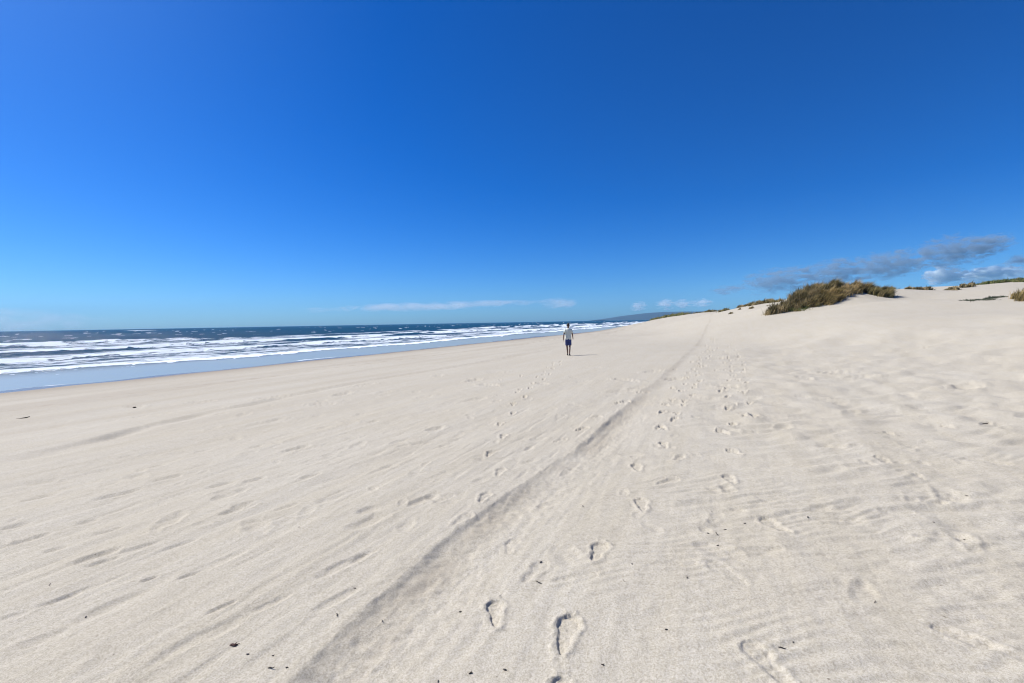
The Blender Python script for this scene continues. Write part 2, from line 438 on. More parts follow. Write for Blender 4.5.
        dd += dep * 0.20 * fr * np.exp(-((e + 0.024) / 0.016) ** 2) * (1 + 1.0 * noise(X[m] / .06, Y[m] / .06, 84))
        cel = cell[m]
        d[m] += dd * sstep(0.09, 0.045, cel) + dd * 0.8 * (1 - sstep(0.09, 0.045, cel)) * 1.2
    for (p, g) in zip(DIMPLES, dimp_g):
        L, w, dep = p[2] * .72, p[3], p[4]
        m = (np.abs(X - g[0]) < L) & (np.abs(Y - g[1]) < L)
        if not m.any(): continue
        uu, vv = uv_of(X[m] - g[0], Y[m] - g[1])
        q = np.sqrt((uu / (L * .5)) ** 2 + ((vv + 0.03 * np.sin(uu * 9)) / (w * .55)) ** 2) + 0.15 * fbm(X[m] / .09, Y[m] / .06, 86, 2)
        d[m] += -dep * 0.80 * sstep(1.25, 0.5, q) + dep * .08 * np.exp(-((q - 1.45) / .25) ** 2)
    # beach cusps and the little scarp at the high tide line
    wob = 1.2 * noise(u / 25, u * 0, 91) + 0.4 * noise(u / 7, u * 0, 92)
    d += -0.10 * sstep(31.5, 32.6, v + wob) * sstep(45, 36, v)
    d += 0.03 * noise(u / 9, v / 2.5, 93) * sstep(25, 32, v) * sstep(48, 38, v)
    return d

def polar_grid(a_fov0, a_fov1, da, da_c, radii):
    """full circle of angles (fine inside the view), returns X, Y grids and cell size"""
    fine = np.arange(a_fov0, a_fov1, da)
    coarse = np.arange(a_fov1, a_fov0 + 2 * np.pi - da_c * .5, da_c)
    ang = np.concatenate([fine, coarse])
    return ang, radii

def radii_for(hgt, step, rmin, rmax, dmin):
    out = [rmin]; r = rmin
    while r < rmax:
        r += max(dmin, r * r / (FPX * hgt) * step) if r < 600 else r * 0.12
        out.append(r)
    return np.array(out)

def grid_faces(nr, na, wrap=True):
    i = np.arange(nr - 1)[:, None]; j = np.arange(na if wrap else na - 1)[None]
    j2 = (j + 1) % na
    a = i * na + j; b = i * na + j2; c = (i + 1) * na + j2; d_ = (i + 1) * na + j
    return np.stack([a, d_, c, b], -1).reshape(-1, 4)

# ------------------------------------------------------------------ materials
def mat(name):
    m = bpy.data.materials.new(name); m.use_nodes = True
    n_ = m.node_tree; b = n_.nodes['Principled BSDF']
    return m, n_, b
def N(nt_, t, **kw):
    x = nt_.nodes.new(t)
    for k, v in kw.items():
        if k in x.inputs: x.inputs[k].default_value = v
        else: setattr(x, k, v)
    return x
def mixc(nt_, fac, a, b, bt='MIX'):
    x = nt_.nodes.new('ShaderNodeMix'); x.data_type = 'RGBA'; x.blend_type = bt
    for s, val in ((x.inputs[0], fac), (x.inputs[6], a), (x.inputs[7], b)):
        if hasattr(val, 'links'): nt_.links.new(val, s)
        else: s.default_value = val if not isinstance(val, tuple) else (*val, 1)[:4]
    return x.outputs[2]
def math_(nt_, op, a, b=0.0, c=None, clamp=False):
    x = nt_.nodes.new('ShaderNodeMath'); x.operation = op; x.use_clamp = clamp
    for s, val in zip(x.inputs, (a, b, c)):
        if val is None: continue
        if hasattr(val, 'links'): nt_.links.new(val, s)
        else: s.default_value = val
    return x.outputs[0]
def mrange(nt_, x_, a, b, c=0.0, d=1.0, smooth=True):
    x = nt_.nodes.new('ShaderNodeMapRange')
    if smooth: x.interpolation_type = 'SMOOTHSTEP'
    nt_.links.new(x_, x.inputs[0])
    for i, v in zip((1, 2, 3, 4), (a, b, c, d)): x.inputs[i].default_value = v
    return x.outputs[0]
def tnoise(nt_, vec, scale, detail=4.0, rough=0.55, dist=0.0):
    x = N(nt_, 'ShaderNodeTexNoise', Scale=scale, Detail=detail, Roughness=rough, Distortion=dist)
    nt_.links.new(vec, x.inputs['Vector'])
    return x.outputs[0]
def uvvec(nt_, su, sv, sz=1.0):
    """object position turned to run along the beach and stretched"""
    g = N(nt_, 'ShaderNodeNewGeometry')
    mp = N(nt_, 'ShaderNodeMapping')
    mp.inputs['Rotation'].default_value = (0, 0, -(math.pi / 2 - BA))
    nt_.links.new(g.outputs['Position'], mp.inputs[0])
    m2 = N(nt_, 'ShaderNodeMapping')
    m2.inputs['Scale'].default_value = (su, sv, sz)
    nt_.links.new(mp.outputs[0], m2.inputs[0])
    return m2.outputs[0]

# sand
msand, nt_, b = mat('sand')
pos = N(nt_, 'ShaderNodeNewGeometry').outputs['Position']
n_big = tnoise(nt_, pos, 0.55, 4)
n_mid = tnoise(nt_, pos, 5.0, 4)
n_gr = tnoise(nt_, pos, 95.0, 3, 0.7)
n_gr2 = tnoise(nt_, pos, 34.0, 3, 0.65)
n_gr3 = tnoise(nt_, pos, 260.0, 2, 0.7)
strk = tnoise(nt_, uvvec(nt_, 0.35, 3.2), 1.0, 5, 0.6)
c = mixc(nt_, mrange(nt_, n_big, 0.35, 0.65), (0.535, 0.492, 0.403), (0.555, 0.518, 0.434))
c = mixc(nt_, mrange(nt_, n_mid, 0.3, 0.75, 0, 0.35), c, (0.487, 0.448, 0.374))
c = mixc(nt_, mrange(nt_, strk, 0.35, 0.72, 0, 0.45), c, (0.495, 0.440, 0.325))
c = mixc(nt_, mrange(nt_, n_gr2, 0.35, 0.70, 0.0, 0.5), c, (0.405, 0.366, 0.272))
c = mixc(nt_, mrange(nt_, n_gr, 0.40, 0.70, 0.0, 0.7), c, (0.27, 0.240, 0.175))
c = mixc(nt_, mrange(nt_, n_gr3, 0.40, 0.70, 0.0, 0.6), c, (0.27, 0.245, 0.19))
# scattered dark grains and wrack crumbs
vor = N(nt_, 'ShaderNodeTexVoronoi', Scale=9.0); nt_.links.new(pos, vor.inputs['Vector'])
sp = mrange(nt_, vor.outputs['Distance'], 0.035, 0.06, 1, 0)
spk = math_(nt_, 'MULTIPLY', sp, mrange(nt_, tnoise(nt_, pos, 2.3, 3), 0.52, 0.60))
c = mixc(nt_, math_(nt_, 'MULTIPLY', spk, 0.75), c, (0.10, 0.075, 0.05))
at_w = N(nt_, 'ShaderNodeAttribute', attribute_name='wet').outputs['Fac']
at_d = N(nt_, 'ShaderNodeAttribute', attribute_name='damp_shade').outputs['Fac']
c = mixc(nt_, at_d, c, (0.27, 0.225, 0.165))  # damp sand, plus the shade painted into the main rut
c = mixc(nt_, at_w, c, (0.17, 0.135, 0.10))
nt_.links.new(c, b.inputs['Base Color'])
rough = math_(nt_, 'MULTIPLY_ADD', at_w, -0.72, 0.95)
nt_.links.new(rough, b.inputs['Roughness'])
b.inputs['Specular IOR Level'].default_value = 0.25
hsum = math_(nt_, 'ADD', math_(nt_, 'MULTIPLY', n_gr, 0.0022), math_(nt_, 'MULTIPLY', n_gr2, 0.0035))
hsum = math_(nt_, 'ADD', hsum, math_(nt_, 'MULTIPLY', tnoise(nt_, uvvec(nt_, 1.2, 6), 1.4, 5, .6), 0.010))
bp = N(nt_, 'ShaderNodeBump', Strength=0.75, Distance=1.0)
nt_.links.new(hsum, bp.inputs['Height'])
nt_.links.new(math_(nt_, 'MULTIPLY_ADD', at_w, -0.7, 0.75), bp.inputs['Strength'])
nt_.links.new(bp.outputs[0], b.inputs['Normal'])

# sea
msea, nt_, b = mat('sea_water')
pos = N(nt_, 'ShaderNodeNewGeometry').outputs['Position']
foam_a = N(nt_, 'ShaderNodeAttribute', attribute_name='foam').outputs['Fac']
shal = N(nt_, 'ShaderNodeAttribute', attribute_name='shallow').outputs['Fac']
f1 = tnoise(nt_, uvvec(nt_, 0.16, 0.55), 1.0, 6, 0.62, 0.6)
f2 = tnoise(nt_, uvvec(nt_, 0.9, 2.2), 1.0, 5, 0.6, 0.8)
fn = math_(nt_, 'ADD', math_(nt_, 'MULTIPLY', f1, 0.62), math_(nt_, 'MULTIPLY', f2, 0.38))
th_ = math_(nt_, 'SUBTRACT', 0.94, math_(nt_, 'MULTIPLY', foam_a, 0.72))
df = math_(nt_, 'SUBTRACT', fn, th_)
foam = mrange(nt_, df, -0.035, 0.07)
c = mixc(nt_, tnoise(nt_, pos, 0.02, 3), (0.004, 0.040, 0.085), (0.008, 0.065, 0.120))
c = mixc(nt_, shal, c, (0.34, 0.38, 0.34))
c = mixc(nt_, foam, c, (0.72, 0.79, 0.84))
nt_.links.new(c, b.inputs['Base Color'])
b.inputs['Roughness'].default_value = 0.9
b.inputs['Specular IOR Level'].default_value = 0.0
wv = tnoise(nt_, uvvec(nt_, 0.35, 0.9), 1.0, 6, 0.6, 0.3)
wv2 = tnoise(nt_, uvvec(nt_, 1.6, 3.2), 1.0, 4, 0.6)
hh = math_(nt_, 'ADD', math_(nt_, 'MULTIPLY', wv, 1.4), math_(nt_, 'MULTIPLY', wv2, 0.3))
hh = math_(nt_, 'ADD', hh, math_(nt_, 'MULTIPLY', foam, 0.10))
bp = N(nt_, 'ShaderNodeBump', Distance=1.0)
nt_.links.new(math_(nt_, 'MULTIPLY_ADD', shal, -0.92, 0.95, clamp=True), bp.inputs['Strength'])
nt_.links.new(hh, bp.inputs['Height'])
nt_.links.new(bp.outputs[0], b.inputs['Normal'])
gl = N(nt_, 'ShaderNodeBsdfGlossy', Roughness=0.18)
nt_.links.new(bp.outputs[0], gl.inputs['Normal'])
mx = N(nt_, 'ShaderNodeMixShader')
ff = math_(nt_, 'MULTIPLY_ADD', shal, 0.36, 0.12)
ff = math_(nt_, 'MULTIPLY', ff, math_(nt_, 'SUBTRACT', 1.0, foam))
nt_.links.new(ff, mx.inputs[0])
nt_.links.new(b.outputs[0], mx.inputs[1]); nt_.links.new(gl.outputs[0], mx.inputs[2])
nt_.links.new(mx.outputs[0], nt_.nodes['Material Output'].inputs[0])

# far hills
mhill, nt_, b = mat('wooded_hill')
pos = N(nt_, 'ShaderNodeNewGeometry').outputs['Position']
c = mixc(nt_, tnoise(nt_, pos, 0.004, 5), (0.012, 0.028, 0.035), (0.025, 0.045, 0.045))
nt_.links.new(c, b.inputs['Base Color']); b.inputs['Roughness'].default_value = 1

def grass_mat(name, cols):
    m, nt_, b = mat(name)
    a = N(nt_, 'ShaderNodeAttribute', attribute_name='tone').outputs['Fac']
    cr = N(nt_, 'ShaderNodeValToRGB')
    el = cr.color_ramp.elements
    el[0].position = 0; el[0].color = (*cols[0], 1)
    el[1].position = 1; el[1].color = (*cols[-1], 1)
    for i, cc in enumerate(cols[1:-1]):
        e = el.new((i + 1) / (len(cols) - 1)); e.color = (*cc, 1)
    nt_.links.new(a, cr.inputs[0])
    nt_.links.new(cr.outputs[0], b.inputs['Base Color'])
    b.inputs['Roughness'].default_value = 0.7
    b.inputs['Specular IOR Level'].default_value = 0.2
    tr = N(nt_, 'ShaderNodeBsdfTranslucent'); nt_.links.new(cr.outputs[0], tr.inputs[0])
    mx = N(nt_, 'ShaderNodeMixShader'); mx.inputs[0].default_value = 0.35
    nt_.links.new(b.outputs[0], mx.inputs[1]); nt_.links.new(tr.outputs[0], mx.inputs[2])
    nt_.links.new(mx.outputs[0], nt_.nodes['Material Output'].inputs[0])
    return m
G_DARK = grass_mat('dark_marram', [(0.08, 0.06, 0.034), (0.13, 0.115, 0.045), (0.28, 0.22, 0.10), (0.52, 0.40, 0.22)])
G_OLIVE = grass_mat('olive_marram', [(0.075, 0.06, 0.03), (0.17, 0.155, 0.055), (0.34, 0.265, 0.115), (0.55, 0.42, 0.22)])
G_GOLD = grass_mat('golden_marram', [(0.103, 0.075, 0.034), (0.241, 0.196, 0.069), (0.414, 0.299, 0.127), (0.575, 0.437, 0.230)])
G_GREEN = grass_mat('green_dune_plants', [(0.035, 0.055, 0.02), (0.09, 0.12, 0.035), (0.18, 0.19, 0.06), (0.34, 0.28, 0.12)])
G_GREY = grass_mat('grey_green_creeper', [(0.04, 0.055, 0.035), (0.075, 0.095, 0.055), (0.12, 0.13, 0.08), (0.2, 0.18, 0.12)])

# ------------------------------------------------------------------ ground
ang, radii = polar_grid(math.radians(-54), math.radians(54), 0.00155, math.radians(1.5), np.concatenate([[0.15, .5, .9], radii_for(1.6, 0.72, 1.15, 7200, 0.0045)]))
AA, RR = np.meshgrid(ang, radii)
X = RR * np.sin(AA); Y = RR * np.cos(AA)
dr = np.gradient(radii)[:, None] * np.ones_like(AA)
dang = np.abs(np.gradient(ang)); 
cell = np.maximum(np.minimum(dr, 1e9) * 0.5, RR * dang[None])
cell_eff = np.where(np.abs(AA) < 0.95, np.maximum(dr * 0.55, RR * 0.00155), RR * 0.026)
Z = base_h(X, Y)
Z = Z + relief(X, Y, Z, cell_eff)
Vtx = np.stack([X, Y, Z], -1).reshape(-1, 3)
Fq = grid_faces(len(radii), len(ang))
cidx = len(Vtx)
Vtx = np.concatenate([Vtx, [[0, 0, h1(0, 0)]]])
na = len(ang)
fan = np.stack([np.full(na, cidx), np.arange(na), (np.arange(na) + 1) % na], -1)[:, ::-1].copy()
sand = mesh_np('sand_beach', Vtx, [Fq, fan], msand)
U_, V_ = uv_of(X, Y)
wob = 0.8 * noise(U_ / 18, V_ / 30, 101) + 0.35 * noise(U_ / 5, V_ / 9, 102)
wet = sstep(SEA + 0.34, SEA + 0.05, Z + 0.06 * wob) * sstep(20, 30, V_)
damp_shade = sstep(21, 34, V_ + 2.2 * wob) * 0.95
damp_shade = np.maximum(damp_shade, 0.30 * sstep(14, 19, V_ + 1.5 * wob) * sstep(-.3, .5, noise(U_ / 14, V_ / 2.2, 104)))
damp_shade = np.maximum(damp_shade, 0.16 * sstep(6, 12, V_) * sstep(-.1, .5, noise(U_ / 9, V_ / 1.1, 105)))
hw = V_ + 1.2 * noise(U_ / 25, V_ * 0, 91) + 0.4 * noise(U_ / 7, V_ * 0, 92) - 12.5
damp_shade = np.maximum(damp_shade, 0.55 * np.exp(-((hw - 6.0) / .14) ** 2))
vattr(sand, 'wet', np.append(wet.ravel(), 0))
rv_ = np.interp(U_, RUTS[0][0], RUTS[0][1]) - V_
damp_shade = np.maximum(damp_shade, 0.24 * sstep(-0.14, 0.0, rv_) * sstep(0.25, 0.02, rv_) * (U_ > 0) * sstep(-.7, .3, noise(U_ / .5, V_ / .3, 106)))  # shade of the rut wall put into the colour as brown, over disturbed sand
vattr(sand, 'damp_shade', np.append(damp_shade.ravel(), 0))
tag(sand, 'pale dry sand beach with footprints and wheel ruts', None, None, 'structure')

# ------------------------------------------------------------------ sea
rs = [24.0]
while rs[-1] < 7200:
    r = rs[-1]; st = r * r / (FPX * 3.6) * 0.33 if r < 1500 else r * 0.15
    rs.append(r + max(0.06, st))
rs = np.array(rs)
ang_s = np.concatenate([np.arange(math.radians(-54), math.radians(30), 0.0020), np.arange(math.radians(30), math.radians(306 - .4), math.radians(1.0))])
AA, RR = np.meshgrid(ang_s, rs)
X = RR * np.sin(AA); Y = RR * np.cos(AA)
U_, V_ = uv_of(X, Y)
drs = np.gradient(rs)[:, None] * np.ones_like(AA)
bend = 3.0 * noise(U_ / 70, U_ * 0, 201) + 1.2 * noise(U_ / 22, U_ * 0, 202)
Vw = V_ + bend
def wave_amp(wl): return sstep(2.0, 4.5, wl / (drs * 0.8))
hsea = np.zeros_like(X)
deep = sstep(58, 150, V_)
hsea += deep * 0.30 * np.sin(2 * np.pi * (V_ + 5 * noise(U_ / 60, V_ / 60, 203)) / 34) * wave_amp(34) * (0.6 + .8 * noise(U_ / 45, V_ / 45, 204))
hsea += sstep(52, 80, V_) * (0.30 * noise(U_ / 9, V_ / 4.5, 205) * wave_amp(5) + 0.16 * noise(U_ / 4, V_ / 2.0, 206) * wave_amp(2.5))
hsea += sstep(50, 60, V_) * 0.08 * fbm(U_ / 1.5, V_ / 1.0, 207, 2) * wave_amp(1.2)
hsea += deep * 0.55 * np.clip(noise(U_ / 26, V_ / 11, 208), 0, 1) * wave_amp(12)
foamA = np.zeros_like(X)
def breaker(v0, hgt, front, back, wl_mod, seed, thr=-0.3):
    """a bore: steep landward face at v0, long back"""
    global hsea, foamA
    s = V_ + 7 * noise(U_ / wl_mod, U_ * 0 + .5, seed) + 1.6 * noise(U_ / 8, U_ * 0 + .5, seed + 1) + 0.9 * fbm(U_ / 2.5, V_ / 2.5, seed + 4, 2) - v0
    pr = sstep(-front, 0, s) * np.exp(-np.clip(s, 0, None) / back)
    act = sstep(thr, thr + 0.35, noise(U_ / (wl_mod * 1.4), U_ * 0 + 3.5, seed + 2))
    hsea += hgt * pr * act
    return s, act
s1, a1 = breaker(53.5, 0.12, 0.5, 5, 40, 211, -1.5)
s2, a2 = breaker(73, 0.28, 1.0, 7, 28, 221, -0.7)
s3, a3 = breaker(101, 0.45, 1.5, 9, 33, 231, -0.5)
s4, a4 = breaker(140, 0.85, 2.5, 10, 80, 241, -0.5)
s5, a5 = breaker(172, 0.7, 2.5, 8, 40, 251, 0.30)
def band(s, w0, w1, k): return k * sstep(-0.6, 0.2, s) * sstep(w1, w0, s)
foamA = np.maximum(foamA, a1 * band(s1, 2, 8, 0.95))
foamA = np.maximum(foamA, (0.64 + 0.17 * noise(U_ / 14, V_ / 5, 281)) * sstep(52, 56, V_) * sstep(168, 145, V_))
foamA = np.maximum(foamA, a2 * band(s2, 6, 17, 0.92))
foamA = np.maximum(foamA, a3 * band(s3, 8, 24, 0.90))
foamA = np.maximum(foamA, a4 * band(s4, 8, 26, 0.96) * (0.86 + 0.3 * fbm(U_ / 5, V_ / 3, 291, 2)))
foamA = np.maximum(foamA, a5 * band(s5, 4, 14, 0.80) * (0.80 + 0.4 * fbm(U_ / 5, V_ / 3, 292, 2)))
# open gaps of dark water between the bores
gap = sstep(0.05, 0.4, noise(U_ / 38, V_ / 9, 261)) * sstep(76, 84, V_)
foamA *= 1 - 0.5 * gap * (1 - a4 * sstep(-1, 0.5, s4))
# whitecaps out at sea
wc = sstep(0.38, 0.62, noise(U_ / 9, V_ / 5, 271) + .2 * noise(U_ / 60, V_ / 60, 272)) * sstep(175, 190, V_)
foamA = np.maximum(foamA, wc * (0.48 + 0.22 * sstep(2500, 300, V_)))
foamA = np.maximum(foamA, 0.30 * sstep(120, 170, V_))
# one far shoal breaking
sh = at(162, 329.2, 900)
foamA = np.maximum(foamA, 0.95 * np.exp(-(((X - sh.x) / 26) ** 2 + ((Y - sh.y) / 120) ** 2) ** 2))
hsea += 0.9 * np.exp(-(((X - sh.x) / 22) ** 2 + ((Y - sh.y) / 90) ** 2) ** 2)
shallow = sstep(60, 48, V_)
gz = base_h(X, Y)
hsea += sstep(56, 48, V_) * (0.12 * noise(U_ / 11, V_ * 0 + .3, 311) + 0.035 * noise(U_ / 4, V_ * 0 + .7, 312))
dpt = SEA + hsea - gz + 0.08
lace = np.abs(noise(U_ / 7, V_ / 1.6, 313))
foamA = np.maximum(foamA, 0.62 * sstep(0.10, 0.02, lace) * sstep(44, 50, V_) * sstep(60, 56, V_))
foamA = np.maximum(foamA, 0.66 * np.exp(-((dpt - 0.045) / 0.03) ** 2) * sstep(60, 50, V_) * sstep(-.4, .3, noise(U_ / 16, V_ * 0, 314)))
Zs = SEA + hsea
V3 = np.stack([X, Y, Zs], -1).reshape(-1, 3)
Fq = grid_faces(len(rs), len(ang_s))
keep = (V_.ravel()[Fq] > 35.5).all(1) & (V3[:, 2][Fq] > -50).all(1)
Fq = Fq[keep]
used = np.zeros(len(V3), bool); used[Fq.ravel()] = True
remap = np.cumsum(used) - 1
sea = mesh_np('sea', V3[used], remap[Fq], msea)
vattr(sea, 'foam', foamA.ravel()[used])
vattr(sea, 'shallow', shallow.ravel()[used])
tag(sea, 'dark blue sea with white surf rolling onto the beach', None, None, 'structure')

# ------------------------------------------------------------------ distant hills
def hills():
    D0 = 6000.0
    ridge_px = [(598, 319.6), (606, 318.2), (622, 315.6), (645, 312.8), (668, 311.6), (700, 311.2), (735, 309.0), (800, 303), (860, 298), (900, 293.5), (925, 290.5), (945, 289.2), (962, 289.8), (990, 287), (1030, 285), (1080, 284)]
    xs = np.array([p[0] for p in ridge_px], float)
    hs = np.array([at(p[0], p[1], D0).z for p in ridge_px])
    Xs = np.array([at(p[0], p[1], D0).x for p in ridge_px])
    nx, ny = 260, 34
    gx = np.linspace(Xs[0], Xs[-1], nx)
    top = np.interp(gx, Xs, hs)
    top = top * (1 + 0.05 * fbm(gx / 900, gx * 0, 301, 4))
    sft = np.linspace(-1, 1, ny)
    V = []
    for s in sft:
        yy = D0 + s * 800 + 100 * noise(gx / 1500, gx * 0 + s, 302)
        prof = np.clip(1 - abs(s) ** 1.6, 0, 1)
        z = top * prof * (1 + 0.25 * (1 - prof) * fbm(gx / 500, gx * 0 + s * 3, 303, 3)) - 4
        V.append(np.stack([gx, yy, z], -1))
    V = np.concatenate(V)
    i = np.arange(ny - 1)[:, None]; j = np.arange(nx - 1)[None]
    a = i * nx + j
    F = np.stack([a, a + 1, a + nx + 1, a + nx], -1).reshape(-1, 4)
    o = mesh_np('distant_hills', V, F, mhill)
    tag(o, 'hazy blue coastal hills low on the horizon', None, None, 'structure')
hills()

# ------------------------------------------------------------------ haze
mh = bpy.data.materials.new('haze'); mh.use_nodes = True
hn = mh.node_tree; hn.nodes.clear()
pv = hn.nodes.new('ShaderNodeVolumePrincipled')
pv.inputs['Color'].default_value = (0.30, 0.64, 1.0, 1)
pv.inputs['Density'].default_value = 6.0e-5
pv.inputs['Anisotropy'].default_value = 0.0
ho = hn.nodes.new('ShaderNodeOutputMaterial')
hn.links.new(pv.outputs[0], ho.inputs['Volume'])
bm = bmesh.new()
bmesh.ops.create_cube(bm, size=1.0)
zlo, zhi = -16.0, 400.0
for v in bm.verts:
    v.co = Vector((v.co.x * 17000, v.co.y * 17000, zlo if v.co.z < 0 else zhi))
me = bpy.data.meshes.new('haze'); bm.to_mesh(me); bm.free(); me.materials.append(mh)
hz = bpy.data.objects.new('haze', me); COL.objects.link(hz)
tag(hz, 'thin blue sea haze in the air', None, None, 'stuff')

# ------------------------------------------------------------------ clouds (far beyond the haze)
def cloud_mat(name, col, dens, nscale, thr, soft=0.5):
    m = bpy.data.materials.new(name); m.use_nodes = True
    n_ = m.node_tree; n_.nodes.clear()
    tc = n_.nodes.new('ShaderNodeTexCoord')
    ln = n_.nodes.new('ShaderNodeVectorMath'); ln.operation = 'LENGTH'
    n_.links.new(tc.outputs['Object'], ln.inputs[0])
    g = N(n_, 'ShaderNodeNewGeometry')
    mp = n_.nodes.new('ShaderNodeMapping'); mp.inputs['Scale'].default_value = (0.55, 0.7, 1.5)
    n_.links.new(g.outputs['Position'], mp.inputs[0])
    nz = tnoise(n_, mp.outputs[0], nscale, 6, 0.62, 0.4)
    e = math_(n_, 'SUBTRACT', 1.0, ln.outputs['Value'])
    f = math_(n_, 'ADD', math_(n_, 'MULTIPLY', e, 0.30), nz)
    d_ = math_(n_, 'MULTIPLY', mrange(n_, f, thr, thr + soft, 0, 1), dens)
    d_ = math_(n_, 'MULTIPLY', d_, mrange(n_, e, 0.0, 0.18))
    p_ = n_.nodes.new('ShaderNodeVolumePrincipled')
    p_.inputs['Color'].default_value = (*col, 1)
    p_.inputs['Anisotropy'].default_value = 0.15
    n_.links.new(d_, p_.inputs['Density'])
    o = n_.nodes.new('ShaderNodeOutputMaterial')
    n_.links.new(p_.outputs[0], o.inputs['Volume'])
    return m
C_SHADE = cloud_mat('shade_grey_cloud', (0.40, 0.50, 0.60), 0.0030, 0.0024, 0.55, 0.28)  # shadow side of the clouds put into their grey scattering colour
C_WHITE = cloud_mat('white_cloud', (0.95, 0.985, 0.98), 0.012, 0.0030, 0.58, 0.2)
C_VEIL = cloud_mat('cloud_veil', (0.92, 0.985, 0.97), 0.0005, 0.0008, 0.45, 0.5)
C_PUFF = cloud_mat('faint_white_cloud', (0.94, 0.985, 0.97), 0.0035, 0.0045, 0.60, 0.3)
C_THIN = cloud_mat('thin_cloud', (0.92, 0.985, 0.97), 0.0016, 0.0012, 0.52, 0.4)
CD = 30000.0
def cloud(px0, py0, px1, py1, m, label, group=None, tilt=0.0, depth=900):
    c = at((px0 + px1) / 2, (py0 + py1) / 2, CD)
    dist = (c - Vector((0, 0, EYE))).length
    k = CD / FPX
    hx = abs(px1 - px0) / 2 * k * 1.35; hz_ = abs(py1 - py0) / 2 * k * 1.5
    bm = bmesh.new()
    bmesh.ops.create_icosphere(bm, subdivisions=3, radius=1.0)
    me = bpy.data.meshes.new('cloud'); bm.to_mesh(me); bm.free(); me.materials.append(m)
    o = bpy.data.objects.new('cloud', me); COL.objects.link(o)
    o.location = c
    o.scale = (hx, depth, hz_)
    o.rotation_euler = (0, math.radians(tilt), 0)
    tag(o, label, 'cloud', group)
    return o
cloud(744, 291, 812, 270, C_SHADE, 'ragged grey cloud low above the big grass clump, leftmost of the dark band', 'broken band of dark grey clouds', -7)
cloud(795, 286, 872, 262, C_SHADE, 'dark grey cloud streak second from the left in the band over the dunes', 'broken band of dark grey clouds', -8)
cloud(845, 277, 935, 253, C_SHADE, 'flat blue grey cloud in the middle of the dark band', 'broken band of dark grey clouds', -8)
cloud(912, 266, 992, 238, C_SHADE, 'thickest blue grey cloud, highest in the dark band at right', 'broken band of dark grey clouds', -6)
cloud(968, 253, 1012, 236, C_SHADE, 'faint grey wisp trailing off the upper right end of the dark band', 'broken band of dark grey clouds', -14)
cloud(1008, 266, 1034, 256, C_SHADE, 'small grey cloud cut off by the right edge of the photo')
cloud(712, 294, 742, 286, C_SHADE, 'tiny faint grey cloud left of the dark band', None, -5)
cloud(926, 284, 962, 268, C_WHITE, 'bright white puffy cloud over the low gap in the dune crest', None, -3)
cloud(955, 287, 1040, 266, C_THIN, 'pale flat cloud trailing right from the bright white puff', None, -3)
cloud(960, 278, 1020, 268, C_WHITE, 'thin white streak of cloud right of the bright puff', None, -3)
cloud(630, 311, 646, 302, C_PUFF, 'small white cloud lowest and leftmost above the far hills', 'row of small clouds above the far hills')
cloud(656, 309, 676, 299, C_PUFF, 'white puff above the far hills, brightest of the row', 'row of small clouds above the far hills')
cloud(673, 308, 694, 300, C_PUFF, 'white puff just right of the brightest one above the far hills', 'row of small clouds above the far hills')
cloud(692, 307, 712, 299, C_PUFF, 'faint white puff at the right end of the row above the far hills', 'row of small clouds above the far hills')
cloud(318, 310, 528, 303, C_THIN, 'long thin white cloud streak above the sea horizon', None, -1.0, 1500)
cloud(540, 308, 574, 299, C_THIN, 'short thin white cloud streak left above the walker', None, -1.0, 1200)
cloud(-140, 334, 80, 312, C_VEIL, 'pale veil of cloud on the sea horizon at far left', None, 0, 1600)

# ------------------------------------------------------------------ dune grass
def blades(n, sampler, hmin, hmax, wdt, lean=(0.35, 0.0), spread=0.5, tone=(0, 1), clump=0.35, flat=0.0):
    """n curved blades; sampler(n)-> X,Y ; every blade three tapering segments"""
    xs, ys = sampler(n)
    zs = base_h(xs, ys)
    # gather roots into tussocks
    L = rng.uniform(hmin, hmax, n) * np.clip(0.95 + 0.75 * noise(xs / 0.8, ys / 0.8, 401), .45, 1.6) * np.where(rng.uniform(0, 1, n) < .08, 1.3, 1)
    a = rng.uniform(0, 2 * np.pi, n)
    sp_ = rng.uniform(0.1, 1, n) * spread
    dx = np.cos(a) * sp_ + lean[0]; dy = np.sin(a) * sp_ + lean[1]
    w = wdt * rng.uniform(0.6, 1.3, n)
    wa = rng.uniform(0, 2 * np.pi, n)
    wx, wy = np.cos(wa) * w, np.sin(wa) * w
    V = np.empty((n, 7, 3)); 
    for k, (t, ww) in enumerate(((0, 1), (0.4, .9), (0.75, .55), (1.0, 0))):
        bx = xs + dx * L * t * t; by = ys + dy * L * t * t
        bz = zs - 0.03 + L * (t - (0.25 + flat) * t * t * np.clip(sp_ + abs(lean[0]), 0, 1.2))
        if k < 3:
            V[:, 2 * k] = np.stack([bx - wx * ww, by - wy * ww, bz], -1)
            V[:, 2 * k + 1] = np.stack([bx + wx * ww, by + wy * ww, bz], -1)
        else:
            V[:, 6] = np.stack([bx, by, bz], -1)
    base = (np.arange(n) * 7)[:, None]
    q = np.concatenate([base + [[0, 1, 3, 2]], base + [[2, 3, 5, 4]]])
    tr = base + [[4, 5, 6]]
    tn = np.clip(0.5 + 0.85 * noise(xs / 0.7, ys / 0.7, 403) + rng.normal(0, .22, n), 0, 1)
    tn = tone[0] + (tone[1] - tone[0]) * tn
    return V.reshape(-1, 3), q, tr, np.repeat(tn, 7)

